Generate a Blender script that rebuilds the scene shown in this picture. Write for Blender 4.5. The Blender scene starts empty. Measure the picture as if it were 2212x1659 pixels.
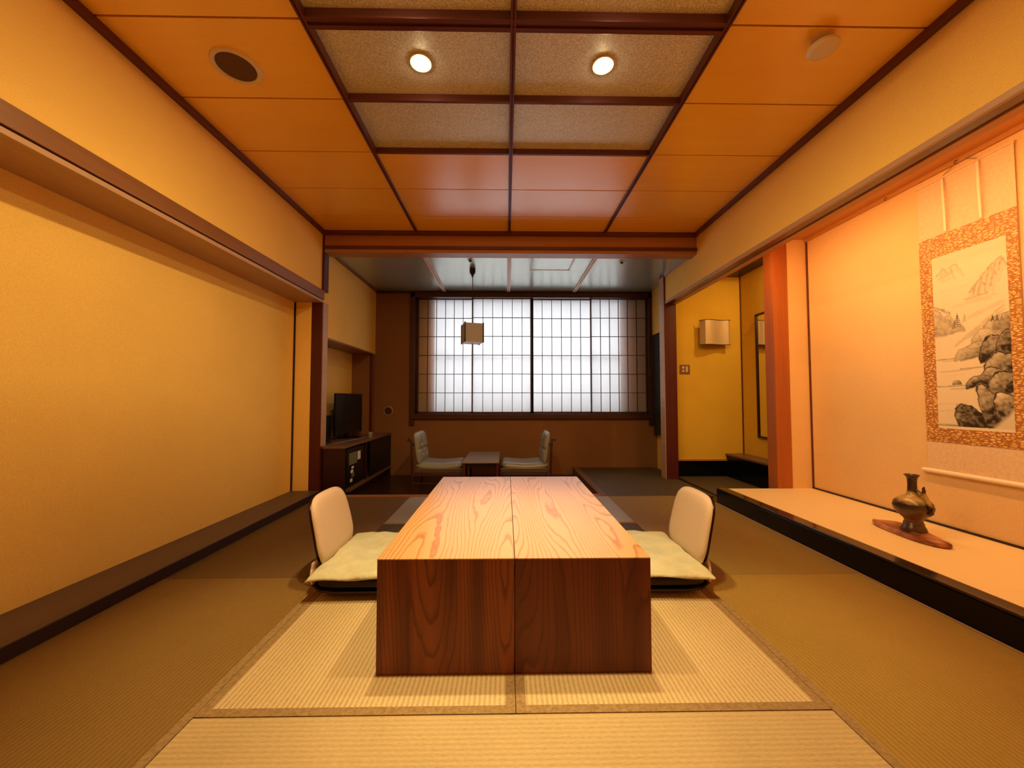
import bpy, bmesh, math, random
import numpy as np
from mathutils import Vector, Matrix
random.seed(7)
S = bpy.context.scene
COL = S.collection

# ---------------------------------------------------------------- camera
cd = bpy.data.cameras.new('camera'); cam = bpy.data.objects.new('camera', cd); COL.objects.link(cam)
cd.sensor_width = 36.0; cd.sensor_fit = 'HORIZONTAL'; cd.lens = 36.0 * 830 / 2212
cam.location = (0, 0, 0.86)
cam.rotation_euler = (math.radians(90) + math.atan(32.5 / 830), 0, -math.atan(13 / 830))
cd.clip_start = 0.02
S.camera = cam

# ---------------------------------------------------------------- view + world
S.view_settings.view_transform = 'Standard'
try: S.view_settings.look = 'None'
except Exception: pass
S.view_settings.gamma = 1.0
S.view_settings.use_curve_mapping = False
S.view_settings.exposure = 0.15
S.cycles.use_denoising = True
S.cycles.max_bounces = 10; S.cycles.diffuse_bounces = 7; S.cycles.transparent_max_bounces = 16
S.cycles.caustics_reflective = False; S.cycles.caustics_refractive = False
S.cycles.sample_clamp_indirect = 6.0
W = bpy.data.worlds.new('daylight'); S.world = W; W.use_nodes = True
W.node_tree.nodes['Background'].inputs[0].default_value = (0.86, 0.93, 1.0, 1)
W.node_tree.nodes['Background'].inputs[1].default_value = 1.5

def light(name, kind, loc, energy, color, target=None, **kw):
    l = bpy.data.lights.new(name, kind); l.energy = energy; l.color = color
    for k, v in kw.items(): setattr(l, k, v)
    o = bpy.data.objects.new(name, l); COL.objects.link(o); o.location = loc
    if target is not None:
        o.rotation_euler = (Vector(target) - Vector(loc)).to_track_quat('-Z', 'Y').to_euler()
    return o

WARM = (1.0, 0.70, 0.30)
LAMPS = ((-0.389, 1.70), (0.445, 1.70), (-0.389, 1.272), (0.445, 1.272))
def downlight(name, loc, power, stops, color=WARM):
    """spot whose strength follows a reflector's photometric curve: stops = (cos of the angle from straight down, strength)"""
    o = light(name, 'SPOT', loc, power, color, (loc[0], loc[1], 0), spot_size=math.radians(178), spot_blend=0.02, shadow_soft_size=0.03)
    o.data.use_nodes = True; t = o.data.node_tree; em = t.nodes['Emission']
    ge = t.nodes.new('ShaderNodeNewGeometry'); sp = t.nodes.new('ShaderNodeSeparateXYZ'); ab = t.nodes.new('ShaderNodeMath'); ab.operation = 'ABSOLUTE'
    rp = t.nodes.new('ShaderNodeValToRGB'); e = rp.color_ramp
    while len(e.elements) < len(stops): e.elements.new(.5)
    for el, (p, v) in zip(e.elements, stops): el.position = p; el.color = (v, v, v, 1)
    t.links.new(ge.outputs['Incoming'], sp.inputs[0]); t.links.new(sp.outputs[2], ab.inputs[0]); t.links.new(ab.outputs[0], rp.inputs[0]); t.links.new(rp.outputs[0], em.inputs['Strength'])
    return o
CURVE = [(0, .015), (.12, .07), (.30, .175), (.50, .37), (.68, .33), (.80, .06), (.89, .06), (.935, .80), (.96, 1.0), (1, 1.0)]
for lx, ly in LAMPS: downlight('downlight_lamp', (lx, ly, 2.355), 82 if ly > 1.5 else 84, CURVE)
downlight('passage_downlight', (2.58, 3.40, 2.235), 24, [(0, .3), (.5, .8), (1, 1)])
# fluorescent tube hidden behind the alcove header
light('alcove_tube_light', 'AREA', (1.90, 1.95, 2.02), 20, (1.0, 0.55, 0.20), (2.35, 1.95, 1.05), shape='RECTANGLE', size=2.3, size_y=0.06)
# daylight outside the window
light('window_daylight', 'AREA', (0.30, 5.75, 1.6), 49, (0.98, 0.985, 1.0), (0.30, 4.0, 1.3), shape='RECTANGLE', size=2.8, size_y=1.9)

# ---------------------------------------------------------------- materials
def new_mat(name, color=(.5, .5, .5), rough=.6, metal=0., spec=.5):
    m = bpy.data.materials.new(name); m.use_nodes = True
    b = m.node_tree.nodes['Principled BSDF']
    b.inputs['Base Color'].default_value = (*color, 1); b.inputs['Roughness'].default_value = rough
    b.inputs['Metallic'].default_value = metal; b.inputs['Specular IOR Level'].default_value = spec
    return m
class G:
    """small node-graph helper"""
    def __init__(s, m): s.m = m; s.t = m.node_tree; s.b = s.t.nodes['Principled BSDF']
    def n(s, kind, **kw):
        x = s.t.nodes.new(kind)
        for k, v in kw.items(): setattr(x, k, v)
        return x
    def l(s, a, b): s.t.links.new(a, b)
    def coord(s, scale=(1, 1, 1), kind='Object'):
        c = s.n('ShaderNodeTexCoord'); mp = s.n('ShaderNodeMapping'); mp.inputs['Scale'].default_value = scale
        s.l(c.outputs[kind], mp.inputs[0]); return mp.outputs[0]
    def noise(s, vec, scale, detail=3, rough=.5):
        x = s.n('ShaderNodeTexNoise'); x.inputs['Scale'].default_value = scale; x.inputs['Detail'].default_value = detail
        x.inputs['Roughness'].default_value = rough; s.l(vec, x.inputs['Vector']); return x.outputs['Fac']
    def math(s, op, a, b=None, c=None):
        x = s.n('ShaderNodeMath', operation=op)
        for i, v in enumerate((a, b, c)):
            if v is None: continue
            if isinstance(v, (int, float)): x.inputs[i].default_value = v
            else: s.l(v, x.inputs[i])
        return x.outputs[0]
    def ramp(s, fac, stops, interp='LINEAR'):
        x = s.n('ShaderNodeValToRGB'); r = x.color_ramp; r.interpolation = interp
        while len(r.elements) < len(stops): r.elements.new(.5)
        for e, (p, c) in zip(r.elements, stops): e.position = p; e.color = (*c, 1)
        s.l(fac, x.inputs[0]); return x.outputs[0]
    def mix(s, fac, a, b, mode='MIX'):
        x = s.n('ShaderNodeMix', data_type='RGBA', blend_type=mode)
        for i, v in ((0, fac), (6, a), (7, b)):
            if isinstance(v, (int, float)): x.inputs[i].default_value = v
            elif isinstance(v, tuple): x.inputs[i].default_value = (*v, 1)
            else: s.l(v, x.inputs[i])
        return x.outputs[2]
    def bump(s, h, strength=.3, dist=.002):
        x = s.n('ShaderNodeBump'); x.inputs['Strength'].default_value = strength; x.inputs['Distance'].default_value = dist
        s.l(h, x.inputs['Height']); s.l(x.outputs[0], s.b.inputs['Normal'])
    def color(s, c): s.l(c, s.b.inputs['Base Color'])

def plaster(name, c, var=.07, speck=380):
    m = new_mat(name, c, .9, spec=.15); g = G(m); v = g.coord()
    n1 = g.noise(v, speck, 2); n2 = g.noise(v, 3.0, 3)
    k = g.math('ADD', g.math('MULTIPLY', n1, .8), g.math('MULTIPLY', n2, .2))
    g.color(g.ramp(k, [(.30, tuple(x * (1 - var * 2.2) for x in c)), (.70, tuple(min(1, x * (1 + var * 2.2)) for x in c))]))
    g.bump(n1, .5, .0012); return m
def wood(name, c1, c2, axis='X', rough=.45, spec=.4, fine=1.0, contrast=1.0):
    """streaky straight grain along an axis"""
    m = new_mat(name, c1, rough, spec=spec); g = G(m)
    a, b = 2.2 * fine, 70 * fine
    sc = {'X': (a, b, b), 'Y': (b, a, b), 'Z': (b, b, a)}[axis]
    n1 = g.noise(g.coord(sc), 1.0, 4, .6); n2 = g.noise(g.coord(tuple(x * .18 for x in sc)), 1.0, 2)
    k = g.math('ADD', g.math('MULTIPLY', n1, .55), g.math('MULTIPLY', n2, .45))
    g.color(g.ramp(k, [(.5 - .2 / contrast, c2), (.5 + .2 / contrast, c1)])); g.bump(n1, .08, .001); return m

M = {}
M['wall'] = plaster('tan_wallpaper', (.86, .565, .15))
M['wall_shaded'] = plaster('tan_wallpaper_shaded', (.235, .11, .045))  # tan wallpaper with the shade of the window hall put into its colour
M['wall_toko'] = plaster('ochre_alcove_wall', (.76, .50, .24))
M['wall_passage'] = plaster('ochre_passage_wall', (.74, .46, .045))
M['ply'] = wood('ceiling_board', (.98, .53, .035), (.94, .475, .025), 'X', .27, .8, 1.2, .8)
M['ply'].node_tree.nodes['Principled BSDF'].inputs['IOR'].default_value = 2.0
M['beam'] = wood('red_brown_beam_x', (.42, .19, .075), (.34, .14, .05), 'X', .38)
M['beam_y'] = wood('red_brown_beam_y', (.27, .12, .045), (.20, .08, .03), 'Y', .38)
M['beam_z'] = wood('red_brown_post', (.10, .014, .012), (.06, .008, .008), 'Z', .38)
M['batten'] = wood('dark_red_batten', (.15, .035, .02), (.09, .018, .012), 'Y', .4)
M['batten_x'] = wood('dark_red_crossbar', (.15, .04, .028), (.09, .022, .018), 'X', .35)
M['pale_y'] = wood('pale_wood_strip', (.52, .32, .20), (.42, .25, .15), 'Y', .4)
M['toko_ceil'] = wood('alcove_ceiling_wood', (.55, .25, .07), (.45, .19, .05), 'Y', .4)
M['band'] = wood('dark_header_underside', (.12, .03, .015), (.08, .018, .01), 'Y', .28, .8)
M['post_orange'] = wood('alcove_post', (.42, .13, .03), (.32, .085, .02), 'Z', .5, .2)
M['gap'] = new_mat('dark_gap', (.02, .003, .002), .8)
M['dark_wood'] = wood('dark_stained_wood', (.034, .008, .008), (.02, .004, .005), 'X', .3)
M['dark_wood_y'] = wood('dark_floor_wood', (.045, .02, .014), (.022, .009, .007), 'Y', .3)
M['console_top'] = wood('console_top_wood', (.19, .10, .06), (.13, .065, .04), 'Y', .35)
M['ledge'] = wood('grey_brown_ledge', (.15, .095, .07), (.12, .075, .055), 'Y', .5)
M['lacquer'] = new_mat('black_lacquer', (.003, .003, .004), .16, spec=.22)
M['edge_lacquer'] = new_mat('glossy_edge_lacquer', (.02, .010, .008), .12, spec=.6)
M['black'] = new_mat('black_plastic', (.006, .006, .009), .25)
M['black_matte'] = new_mat('matte_black', (.008, .008, .01), .7)
M['window_wood'] = wood('window_frame_wood', (.07, .022, .02), (.04, .012, .012), 'X', .35)
M['lattice'] = new_mat('lattice_bars', (.05, .03, .03), .6)
M['alu'] = new_mat('aluminium', (.75, .76, .78), .35, metal=.6)
M['white'] = new_mat('white_plastic', (.80, .76, .68), .4)
M['chrome'] = new_mat('chrome', (.8, .8, .8), .15, metal=1)
M['hceil'] = plaster('grey_green_ceiling', (.50, .54, .47), .03, 120)
M['hceil'].node_tree.nodes['Principled BSDF'].inputs['Metallic'].default_value = .55
M['hceil'].node_tree.nodes['Principled BSDF'].inputs['Roughness'].default_value = .22
M['hceil'].node_tree.nodes['Principled BSDF'].inputs['Specular IOR Level'].default_value = .8
M['batten_pink'] = wood('hall_ceiling_batten', (.78, .56, .46), (.70, .48, .38), 'Y', .4)

# sparkly silver-leaf ceiling panels
m = M['leaf'] = new_mat('silver_leaf_panel', (.30, .25, .19), .42, metal=.40); g = G(m); v = g.coord()
n1 = g.noise(v, 170, 2, .8); g.color(g.ramp(n1, [(.34, (.55, .47, .30)), (.62, (1.0, .95, .76))])); g.bump(n1, .07, .001)

M['leaf'].node_tree.nodes['Principled BSDF'].inputs['IOR'].default_value = 2.2
# tatami weaves
def tatami(name, axis, c, ridge=.0145, rough=.55, spec=.35, strength=.6, var=.17, wamt=.28):
    m = new_mat(name, c, rough, spec=spec); g = G(m)
    w = g.n('ShaderNodeTexWave', wave_type='BANDS', bands_direction=axis, wave_profile='SIN')
    w.inputs['Scale'].default_value = 2 * math.pi / ridge / 20; w.inputs['Distortion'].default_value = .25
    w.inputs['Detail'].default_value = 1.0; w.inputs['Detail Scale'].default_value = 8
    g.l(g.coord(), w.inputs['Vector'])
    sc = (260, 70, 1) if axis == 'X' else (70, 260, 1)
    n1 = g.noise(g.coord(sc), 1.0, 2, .6); n2 = g.noise(g.coord(), 5, 3)
    k = g.math('ADD', g.math('ADD', g.math('MULTIPLY', w.outputs['Fac'], wamt), g.math('MULTIPLY', n1, .42)), g.math('MULTIPLY', n2, .16))
    g.color(g.ramp(k, [(.22, tuple(x * (1 - var * 2.1) for x in c)), (.48, c), (.75, tuple(min(1, x * (1 + var)) for x in c))]))
    g.bump(g.math('ADD', w.outputs['Fac'], g.math('MULTIPLY', n1, .5)), strength, .0022); return m
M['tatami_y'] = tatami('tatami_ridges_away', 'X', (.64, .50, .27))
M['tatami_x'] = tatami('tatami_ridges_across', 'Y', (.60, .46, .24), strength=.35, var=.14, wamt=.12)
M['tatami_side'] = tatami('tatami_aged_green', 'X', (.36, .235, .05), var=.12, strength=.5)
M['tatami_left'] = tatami('tatami_aged_shaded', 'X', (.25, .15, .04), var=.12, strength=.5)  # aged mat tone, darkened further for the light falloff at the left
M['tatami_right_back'] = tatami('tatami_right_shaded', 'X', (.29, .19, .045), var=.12, strength=.5)  # side mat colour darkened for the dimmer light at the rear right
M['tatami_left_back'] = tatami('tatami_left_shaded', 'X', (.165, .095, .03), var=.10, strength=.5)  # shade at the rear left put into a darker mat colour
M['tatami_back'] = tatami('tatami_dark', 'X', (.085, .06, .03), var=.08, strength=.3)  # darkness of the far floor put into the mat colour
M['tatami_grey'] = tatami('tatami_glare_grey', 'Y', (.42, .45, .46), rough=.26, spec=.8, strength=.1, var=.05)  # window glare on this mat put into the grey base colour
M['toko_tatami'] = tatami('alcove_mat', 'X', (.88, .68, .36), ridge=.01, var=.05, strength=.25)
m = M['heri'] = new_mat('brown_cloth_border', (.24, .15, .075), .75, spec=.2); g = G(m)
n1 = g.noise(g.coord(), 90, 3, .7); g.color(g.ramp(n1, [(.35, (.25, .16, .07)), (.65, (.38, .26, .12))]))

# table wood with cathedral grain, running over the edge and down the end panels
def plank(name, seed, base, line, freq=15., rough=.38, spec=.45, wide=0.):
    m = new_mat(name, base, rough, spec=spec); g = G(m)
    c = g.n('ShaderNodeTexCoord'); s = g.n('ShaderNodeSeparateXYZ'); g.l(c.outputs['Object'], s.inputs[0])
    along = g.math('ADD', s.outputs[1], s.outputs[2])
    cb = g.n('ShaderNodeCombineXYZ'); g.l(g.math('ADD', s.outputs[0], seed), cb.inputs[0]); g.l(along, cb.inputs[1])
    def sc(v, k):
        mp = g.n('ShaderNodeMapping'); mp.inputs['Scale'].default_value = k; g.l(v, mp.inputs[0]); return mp.outputs[0]
    f = g.noise(sc(cb.outputs[0], (6.5, .95, 1)), 1.0, 0, .4)
    f2 = g.noise(sc(cb.outputs[0], (22, 5, 1)), 1.0, 2, .5)
    f3 = g.noise(sc(cb.outputs[0], (400, 6, 1)), 1.0, 2, .5)
    field = g.math('ADD', g.math('ADD', g.math('MULTIPLY', f, freq), g.math('MULTIPLY', f2, 1.1)), g.math('MULTIPLY', s.outputs[0], 42.0))
    fr = g.math('FRACT', field)
    stripe = g.ramp(fr, [(0., (0, 0, 0)), (.66, (.05, .05, .05)), (.90, (1, 1, 1)), (.97, (.7, .7, .7)), (1., (0, 0, 0))])
    band = g.noise(sc(cb.outputs[0], (13, .8, 1)), 1.0, 1, .4)
    bs = g.ramp(band, [(.42, (0, 0, 0)), (.60, (1, 1, 1))])
    c1 = g.mix(g.math('MULTIPLY', stripe, .80), base, line)
    c2 = g.mix(g.math('MULTIPLY', bs, wide), c1, tuple(x * y for x, y in zip(line, (.75, .6, .5))))
    c3 = g.mix(g.math('MULTIPLY', f3, .30), c2, line)
    g.color(c3); g.bump(f3, .05, .001); return m
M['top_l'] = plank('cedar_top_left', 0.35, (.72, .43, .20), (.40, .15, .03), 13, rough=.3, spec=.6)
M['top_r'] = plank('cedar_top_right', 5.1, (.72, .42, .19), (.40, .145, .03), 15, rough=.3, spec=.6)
M['end_l'] = plank('cedar_end_left_shaded', 0.35, (.26, .07, .015), (.085, .012, .006), 15, wide=.75)  # end panels: same cedar, their shade put into darker colours
M['end_r'] = plank('cedar_end_right_shaded', 5.1, (.165, .035, .012), (.075, .010, .006), 15, wide=.6)

m = M['peach'] = new_mat('peach_upholstery', (.78, .60, .46), .85, spec=.2); g = G(m)
n1 = g.noise(g.coord(), 500, 2); g.color(g.ramp(n1, [(.3, (.72, .56, .41)), (.7, (.83, .65, .51))])); g.bump(n1, .3, .0008)
m = M['green'] = new_mat('pale_green_cushion_cloth', (.50, .53, .36), .62, spec=.35); g = G(m)
n1 = g.noise(g.coord(), 9, 4, .6); n2 = g.noise(g.coord((1, 1, 1)), 26, 3); g.color(g.ramp(n1, [(.3, (.60, .60, .40)), (.7, (.74, .73, .53))])); g.bump(g.math('ADD', n1, g.math('MULTIPLY', n2, .4)), .8, .016)
m = M['pad'] = new_mat('dark_brown_seat_pad', (.035, .024, .016), .45, spec=.4); g = G(m); n1 = g.noise(g.coord(), 14, 3); g.bump(n1, .7, .01)
m = M['leather'] = new_mat('grey_leather', (.26, .26, .245), .34, spec=.5); g = G(m); n1 = g.noise(g.coord(), 22, 3); g.bump(n1, .25, .004)
M['leather_side'] = new_mat('brown_leather_piping', (.10, .06, .035), .5)
M['grey_top'] = wood('side_table_top', (.25, .19, .14), (.19, .14, .10), 'X', .4)

m = M['brocade'] = new_mat('gold_brown_brocade', (.5, .2, .04), .5, spec=.5); g = G(m)
vo = g.n('ShaderNodeTexVoronoi', feature='DISTANCE_TO_EDGE'); vo.inputs['Scale'].default_value = 80
g.l(g.coord((1, .55, 1.35)), vo.inputs['Vector']); n1 = g.noise(g.coord(), 40, 2)
g.color(g.ramp(g.math('ADD', vo.outputs['Distance'], g.math('MULTIPLY', n1, .12)), [(.15, (.34, .12, .02)), (.30, (.80, .47, .13))]))
M['silk'] = plaster('pale_silk', (.72, .50, .32), .04, 60)
M['ivory'] = new_mat('ivory_roller_end', (.85, .70, .50), .35)
M['ribbon'] = new_mat('cream_ribbon', (.78, .66, .46), .6)
m = M['glaze'] = new_mat('brown_ash_glaze', (.08, .035, .012), .28, spec=.6); g = G(m)
s_ = g.n('ShaderNodeSeparateXYZ'); c_ = g.n('ShaderNodeTexCoord'); g.l(c_.outputs['Object'], s_.inputs[0])
zz = g.math('ADD', s_.outputs[2], g.math('MULTIPLY', g.noise(g.coord(), 26, 3), .03))
g.color(g.ramp(g.math('MULTIPLY', zz, 3.0), [(.0, (.05, .022, .012)), (.30, (.13, .06, .02)), (.44, (.05, .02, .01)), (.50, (.04, .015, .01)), (.56, (.42, .27, .08)), (.66, (.36, .22, .06)), (.70, (.05, .02, .012)), (1., (.03, .01, .012))]))
m = M['slab'] = new_mat('reddish_burl', (.36, .12, .05), .28, spec=.5); g = G(m)
n1 = g.noise(g.coord((9, 3, 6)), 1.6, 4, .6); g.color(g.ramp(n1, [(.35, (.10, .02, .012)), (.5, (.38, .12, .045)), (.68, (.60, .27, .11))]))
M['shade'] = new_mat('sconce_shade', (.62, .47, .26), .45, metal=.25)
M['mesh_brown'] = new_mat('speaker_mesh', (.11, .05, .022), .8)
M['cream'] = new_mat('cream_plastic', (.72, .60, .42), .35)
M['plate'] = new_mat('bronze_switch_plate', (.26, .13, .05), .4, metal=.3)
M['vent_ring'] = new_mat('tan_vent_ring', (.36, .22, .11), .5)
M['mirror'] = new_mat('mirror_glass', (.75, .72, .66), .02, metal=1.)
M['label'] = new_mat('white_paper_label', (.75, .75, .70), .6)
M['olive'] = new_mat('olive_card', (.16, .15, .08), .6)
M['blue_dark'] = new_mat('dark_blue_grey_panel', (.018, .028, .034), .35)
M['glassdark'] = new_mat('dark_cabinet_glass', (.004, .005, .007), .35, spec=.3)
M['drape'] = None

def translucent(name, col, tr_col, mix_tr, transp):
    m = bpy.data.materials.new(name); m.use_nodes = True; t = m.node_tree; t.nodes.clear()
    out = t.nodes.new('ShaderNodeOutputMaterial'); d = t.nodes.new('ShaderNodeBsdfDiffuse'); tl = t.nodes.new('ShaderNodeBsdfTranslucent')
    tp = t.nodes.new('ShaderNodeBsdfTransparent'); a = t.nodes.new('ShaderNodeMixShader'); b = t.nodes.new('ShaderNodeMixShader')
    d.inputs[0].default_value = (*col, 1); tl.inputs[0].default_value = (*tr_col, 1); tp.inputs[0].default_value = (1, 1, 1, 1)
    a.inputs[0].default_value = mix_tr; b.inputs[0].default_value = transp
    t.links.new(d.outputs[0], a.inputs[1]); t.links.new(tl.outputs[0], a.inputs[2]); t.links.new(a.outputs[0], b.inputs[1]); t.links.new(tp.outputs[0], b.inputs[2]); t.links.new(b.outputs[0], out.inputs[0])
    n = t.nodes.new('ShaderNodeTexNoise'); n.inputs['Scale'].default_value = 60
    return m
M['paper'] = translucent('shoji_paper', (.80, .78, .74), (.90, .90, .90), .62, .60)
M['washi_shade'] = translucent('pendant_paper', (.72, .70, .68), (.80, .76, .72), .6, .0)
M['lace'] = translucent('white_lace', (.9, .9, .9), (.93, .94, .96), .6, .30)
M['drape'] = translucent('beige_drape', (.66, .42, .17), (.85, .48, .16), .45, .0)
m = M['glass'] = bpy.data.materials.new('window_glass'); m.use_nodes = True; t = m.node_tree; t.nodes.clear()
o_ = t.nodes.new('ShaderNodeOutputMaterial'); a_ = t.nodes.new('ShaderNodeMixShader'); tp = t.nodes.new('ShaderNodeBsdfTransparent'); gl = t.nodes.new('ShaderNodeBsdfGlossy')
gl.inputs['Roughness'].default_value = .02; a_.inputs[0].default_value = .06; t.links.new(tp.outputs[0], a_.inputs[1]); t.links.new(gl.outputs[0], a_.inputs[2]); t.links.new(a_.outputs[0], o_.inputs[0])
def emit(name, c, s):
    m = bpy.data.materials.new(name); m.use_nodes = True; t = m.node_tree; t.nodes.clear()
    o = t.nodes.new('ShaderNodeOutputMaterial'); e = t.nodes.new('ShaderNodeEmission'); e.inputs[0].default_value = (*c, 1); e.inputs[1].default_value = s
    t.links.new(e.outputs[0], o.inputs[0]); return m
M['bulb'] = emit('lamp_glow', (1, .80, .50), 55)
M['tube'] = emit('tube_glow', (1, .55, .18), 4)

# ---------------------------------------------------------------- mesh builder
class MB:
    def __init__(s): s.v = []; s.f = []; s.sm = []
    def add(s, vs, fs, smooth=False, mat=None):
        k = len(s.v)
        for p in vs:
            p = Vector(p); s.v.append(tuple(mat @ p) if mat is not None else tuple(p))
        for f in fs: s.f.append(tuple(i + k for i in f)); s.sm.append(smooth)
        return s
    def box(s, x0, x1, y0, y1, z0, z1, mat=None):
        x0, x1 = sorted((x0, x1)); y0, y1 = sorted((y0, y1)); z0, z1 = sorted((z0, z1))
        return s.add([(x0, y0, z0), (x1, y0, z0), (x1, y1, z0), (x0, y1, z0), (x0, y0, z1), (x1, y0, z1), (x1, y1, z1), (x0, y1, z1)],
                     [(0, 3, 2, 1), (4, 5, 6, 7), (0, 1, 5, 4), (1, 2, 6, 5), (2, 3, 7, 6), (3, 0, 4, 7)], mat=mat)
    def lathe(s, prof, n=32, c=(0, 0, 0), axis='Z', mat=None):
        vs = []; fs = []
        for r, z in prof:
            for k in range(n):
                a = 2 * math.pi * k / n; p = (r * math.cos(a), r * math.sin(a), z)
                if axis == 'Y': p = (p[0], p[2], p[1])
                if axis == 'X': p = (p[2], p[0], p[1])
                vs.append((p[0] + c[0], p[1] + c[1], p[2] + c[2]))
        for i in range(len(prof) - 1):
            for k in range(n):
                a = i * n + k; b = i * n + (k + 1) % n; fs.append((a, b, b + n, a + n))
        fs.append(tuple(range(n - 1, -1, -1))); fs.append(tuple((len(prof) - 1) * n + k for k in range(n)))
        return s.add(vs, fs, True, mat)
    def tube(s, pts, r, n=10, smooth=True):
        pts = [Vector(p) for p in pts]; vs = []; fs = []
        rr = r if isinstance(r, (list, tuple)) else [r] * len(pts)
        up = Vector((0, 0, 1)); 
        for i, p in enumerate(pts):
            t = (pts[min(i + 1, len(pts) - 1)] - pts[max(i - 1, 0)]).normalized()
            u = t.cross(up)
            if u.length < .05: u = t.cross(Vector((1, 0, 0)))
            u.normalize(); w = t.cross(u)
            for k in range(n):
                a = 2 * math.pi * k / n; vs.append(p + u * (rr[i] * math.cos(a)) + w * (rr[i] * math.sin(a)))
        for i in range(len(pts) - 1):
            for k in range(n):
                a = i * n + k; b = i * n + (k + 1) % n; fs.append((a, b, b + n, a + n))
        fs.append(tuple(range(n - 1, -1, -1))); fs.append(tuple((len(pts) - 1) * n + k for k in range(n)))
        return s.add(vs, fs, smooth)
    def build(s, name, mat, parent=None, bevel=0., seg=2, loc=None):
        me = bpy.data.meshes.new(name); me.from_pydata(s.v, [], s.f); me.materials.append(M[mat] if isinstance(mat, str) else mat)
        me.polygons.foreach_set('use_smooth', s.sm)
        bm = bmesh.new(); bm.from_mesh(me); bmesh.ops.recalc_face_normals(bm, faces=bm.faces); bm.to_mesh(me); bm.free()
        if any(s.sm):
            try: me.set_sharp_from_angle(angle=math.radians(42))
            except Exception: pass
        o = bpy.data.objects.new(name, me); COL.objects.link(o)
        if loc: o.location = loc
        if parent: o.parent = parent
        if bevel:
            b = o.modifiers.new('bevel', 'BEVEL'); b.width = bevel; b.segments = seg; b.limit_method = 'ANGLE'; b.angle_limit = math.radians(40)
        return o
def box(name, mat, x0, x1, y0, y1, z0, z1, parent=None, bevel=0., mtx=None):
    return MB().box(x0, x1, y0, y1, z0, z1, mtx).build(name, mat, parent, bevel)
def tag(o, label=None, cat=None, group=None, kind=None):
    if label: o['label'] = label
    if cat: o['category'] = cat
    if group: o['group'] = group
    if kind: o['kind'] = kind
    return o
def thing(name, label, cat, loc=(0, 0, 0), rz=0, group=None):
    o = bpy.data.objects.new(name, None); COL.objects.link(o); o.location = loc; o.rotation_euler = (0, 0, rz)
    return tag(o, label, cat, group)
def struct(o, label=None, cat=None): return tag(o, label, cat, None, 'structure')
def dup(root, loc, rz=0, label=None):
    r = root.copy(); COL.objects.link(r); r.location = loc; r.rotation_euler = (0, 0, rz)
    if label: r['label'] = label
    for ch in list(root.children):
        c = ch.copy(); COL.objects.link(c); c.parent = r
        for gch in list(ch.children):
            d = gch.copy(); COL.objects.link(d); d.parent = c
    return r
TN = [0]
def trim(mat, x0, x1, y0, y1, z0, z1, label, cat='wood trim', bevel=.002, mb=None):
    TN[0] += 1
    o = (mb or MB().box(x0, x1, y0, y1, z0, z1)).build('trim_%d' % TN[0], mat, None, bevel)
    return struct(o, label, cat)

CZ = 2.37      # ceiling height of the tatami room
HZ = 2.23      # ceiling of the window hall
XL, XR = -1.65, 1.74
YB = -1.3      # wall behind the camera
YH = 3.43      # end of the tatami room
YW = 4.86      # window wall

# ---------------------------------------------------------------- shell
struct(MB().box(-2.1, 2.9, YB - .1, YH, -.2, -.012).box(.90, 2.9, YH, 5.0, -.2, -.012).box(-2.1, .90, YH, 5.0, -.3, -.09).build('floor', 'dark_wood_y'),
       'dark wooden floor under the mats, lowered in the window hall', 'floor')
# left wall, upper flush part and lower recessed part
struct(MB().box(XL - .25, XL, YB, YH, 1.82, CZ + .05).build('wall_left', 'wall'), 'upper tan wall on the left between beam and ceiling', 'wall')
struct(MB().box(-2.05, -1.885, YB, YH + .02, .05, 1.84).build('wall_left_lower', 'wall'), 'recessed tan wall on the left below the beam', 'wall')
struct(MB().box(-1.885, -1.735, YH, YH + .10, .056, 1.75).build('wall_left_return', 'wall'), 'narrow tan return wall beside the dark post on the left', 'wall')
struct(MB().box(-1.90, -1.64, YB, YH + .0, 0, .056).build('baseboard_left', 'ledge', None, .003), 'grey brown raised ledge along the foot of the left wall', 'ledge')
trim('gap', -1.6399, -1.636, YB, YH, 0, .050, 'added black strip for the shade on the front of the left ledge', 'ledge', 0)  # thin black strip added as the shade on the ledge's front face
trim('beam_y', -1.90, -1.632, YB, YH + .02, 1.752, 1.832, 'reddish wooden beam running along the left wall', 'beam')
trim('pale_y', -1.90, -1.636, YB, YH + .01, 1.722, 1.745, 'thin pale wood track under the left wall beam', 'beam')
trim('gap', -1.90, -1.642, YB, YH + .01, 1.744, 1.753, 'dark groove between left beam and track', 'groove', 0)
trim('gap', -1.885, -1.872, YH - .012, YH, .056, 1.73, 'thin dark corner strip in the left wall recess')
trim('beam_z', -1.735, -1.64, YH, YH + .10, 0, 1.73, 'dark red wooden post at the left end of the tatami room', 'post')
trim('beam_z', -1.655, -1.628, YH, YH + .085, 1.83, CZ, 'slim wooden post above the beam at the left corner', 'post')
struct(MB().box(-1.735, XL, YH + .001, YH + .10, 1.73, CZ).build('wall_left_corner', 'wall'), 'small wall piece above the left post', 'wall')
trim('pale_y', -1.643, -1.634, YH + .012, YH + .10, .44, 1.73, 'added pale strip for window sheen on the hall side of the left post', 'sheen strip')  # strip added so its pale colour gives the window sheen on the post
# rear wall behind the camera
struct(MB().box(-2.1, 2.9, YB - .1, YB, -.1, CZ + .1).build('wall_back', 'wall'), 'tan wall behind the viewpoint', 'wall')
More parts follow.
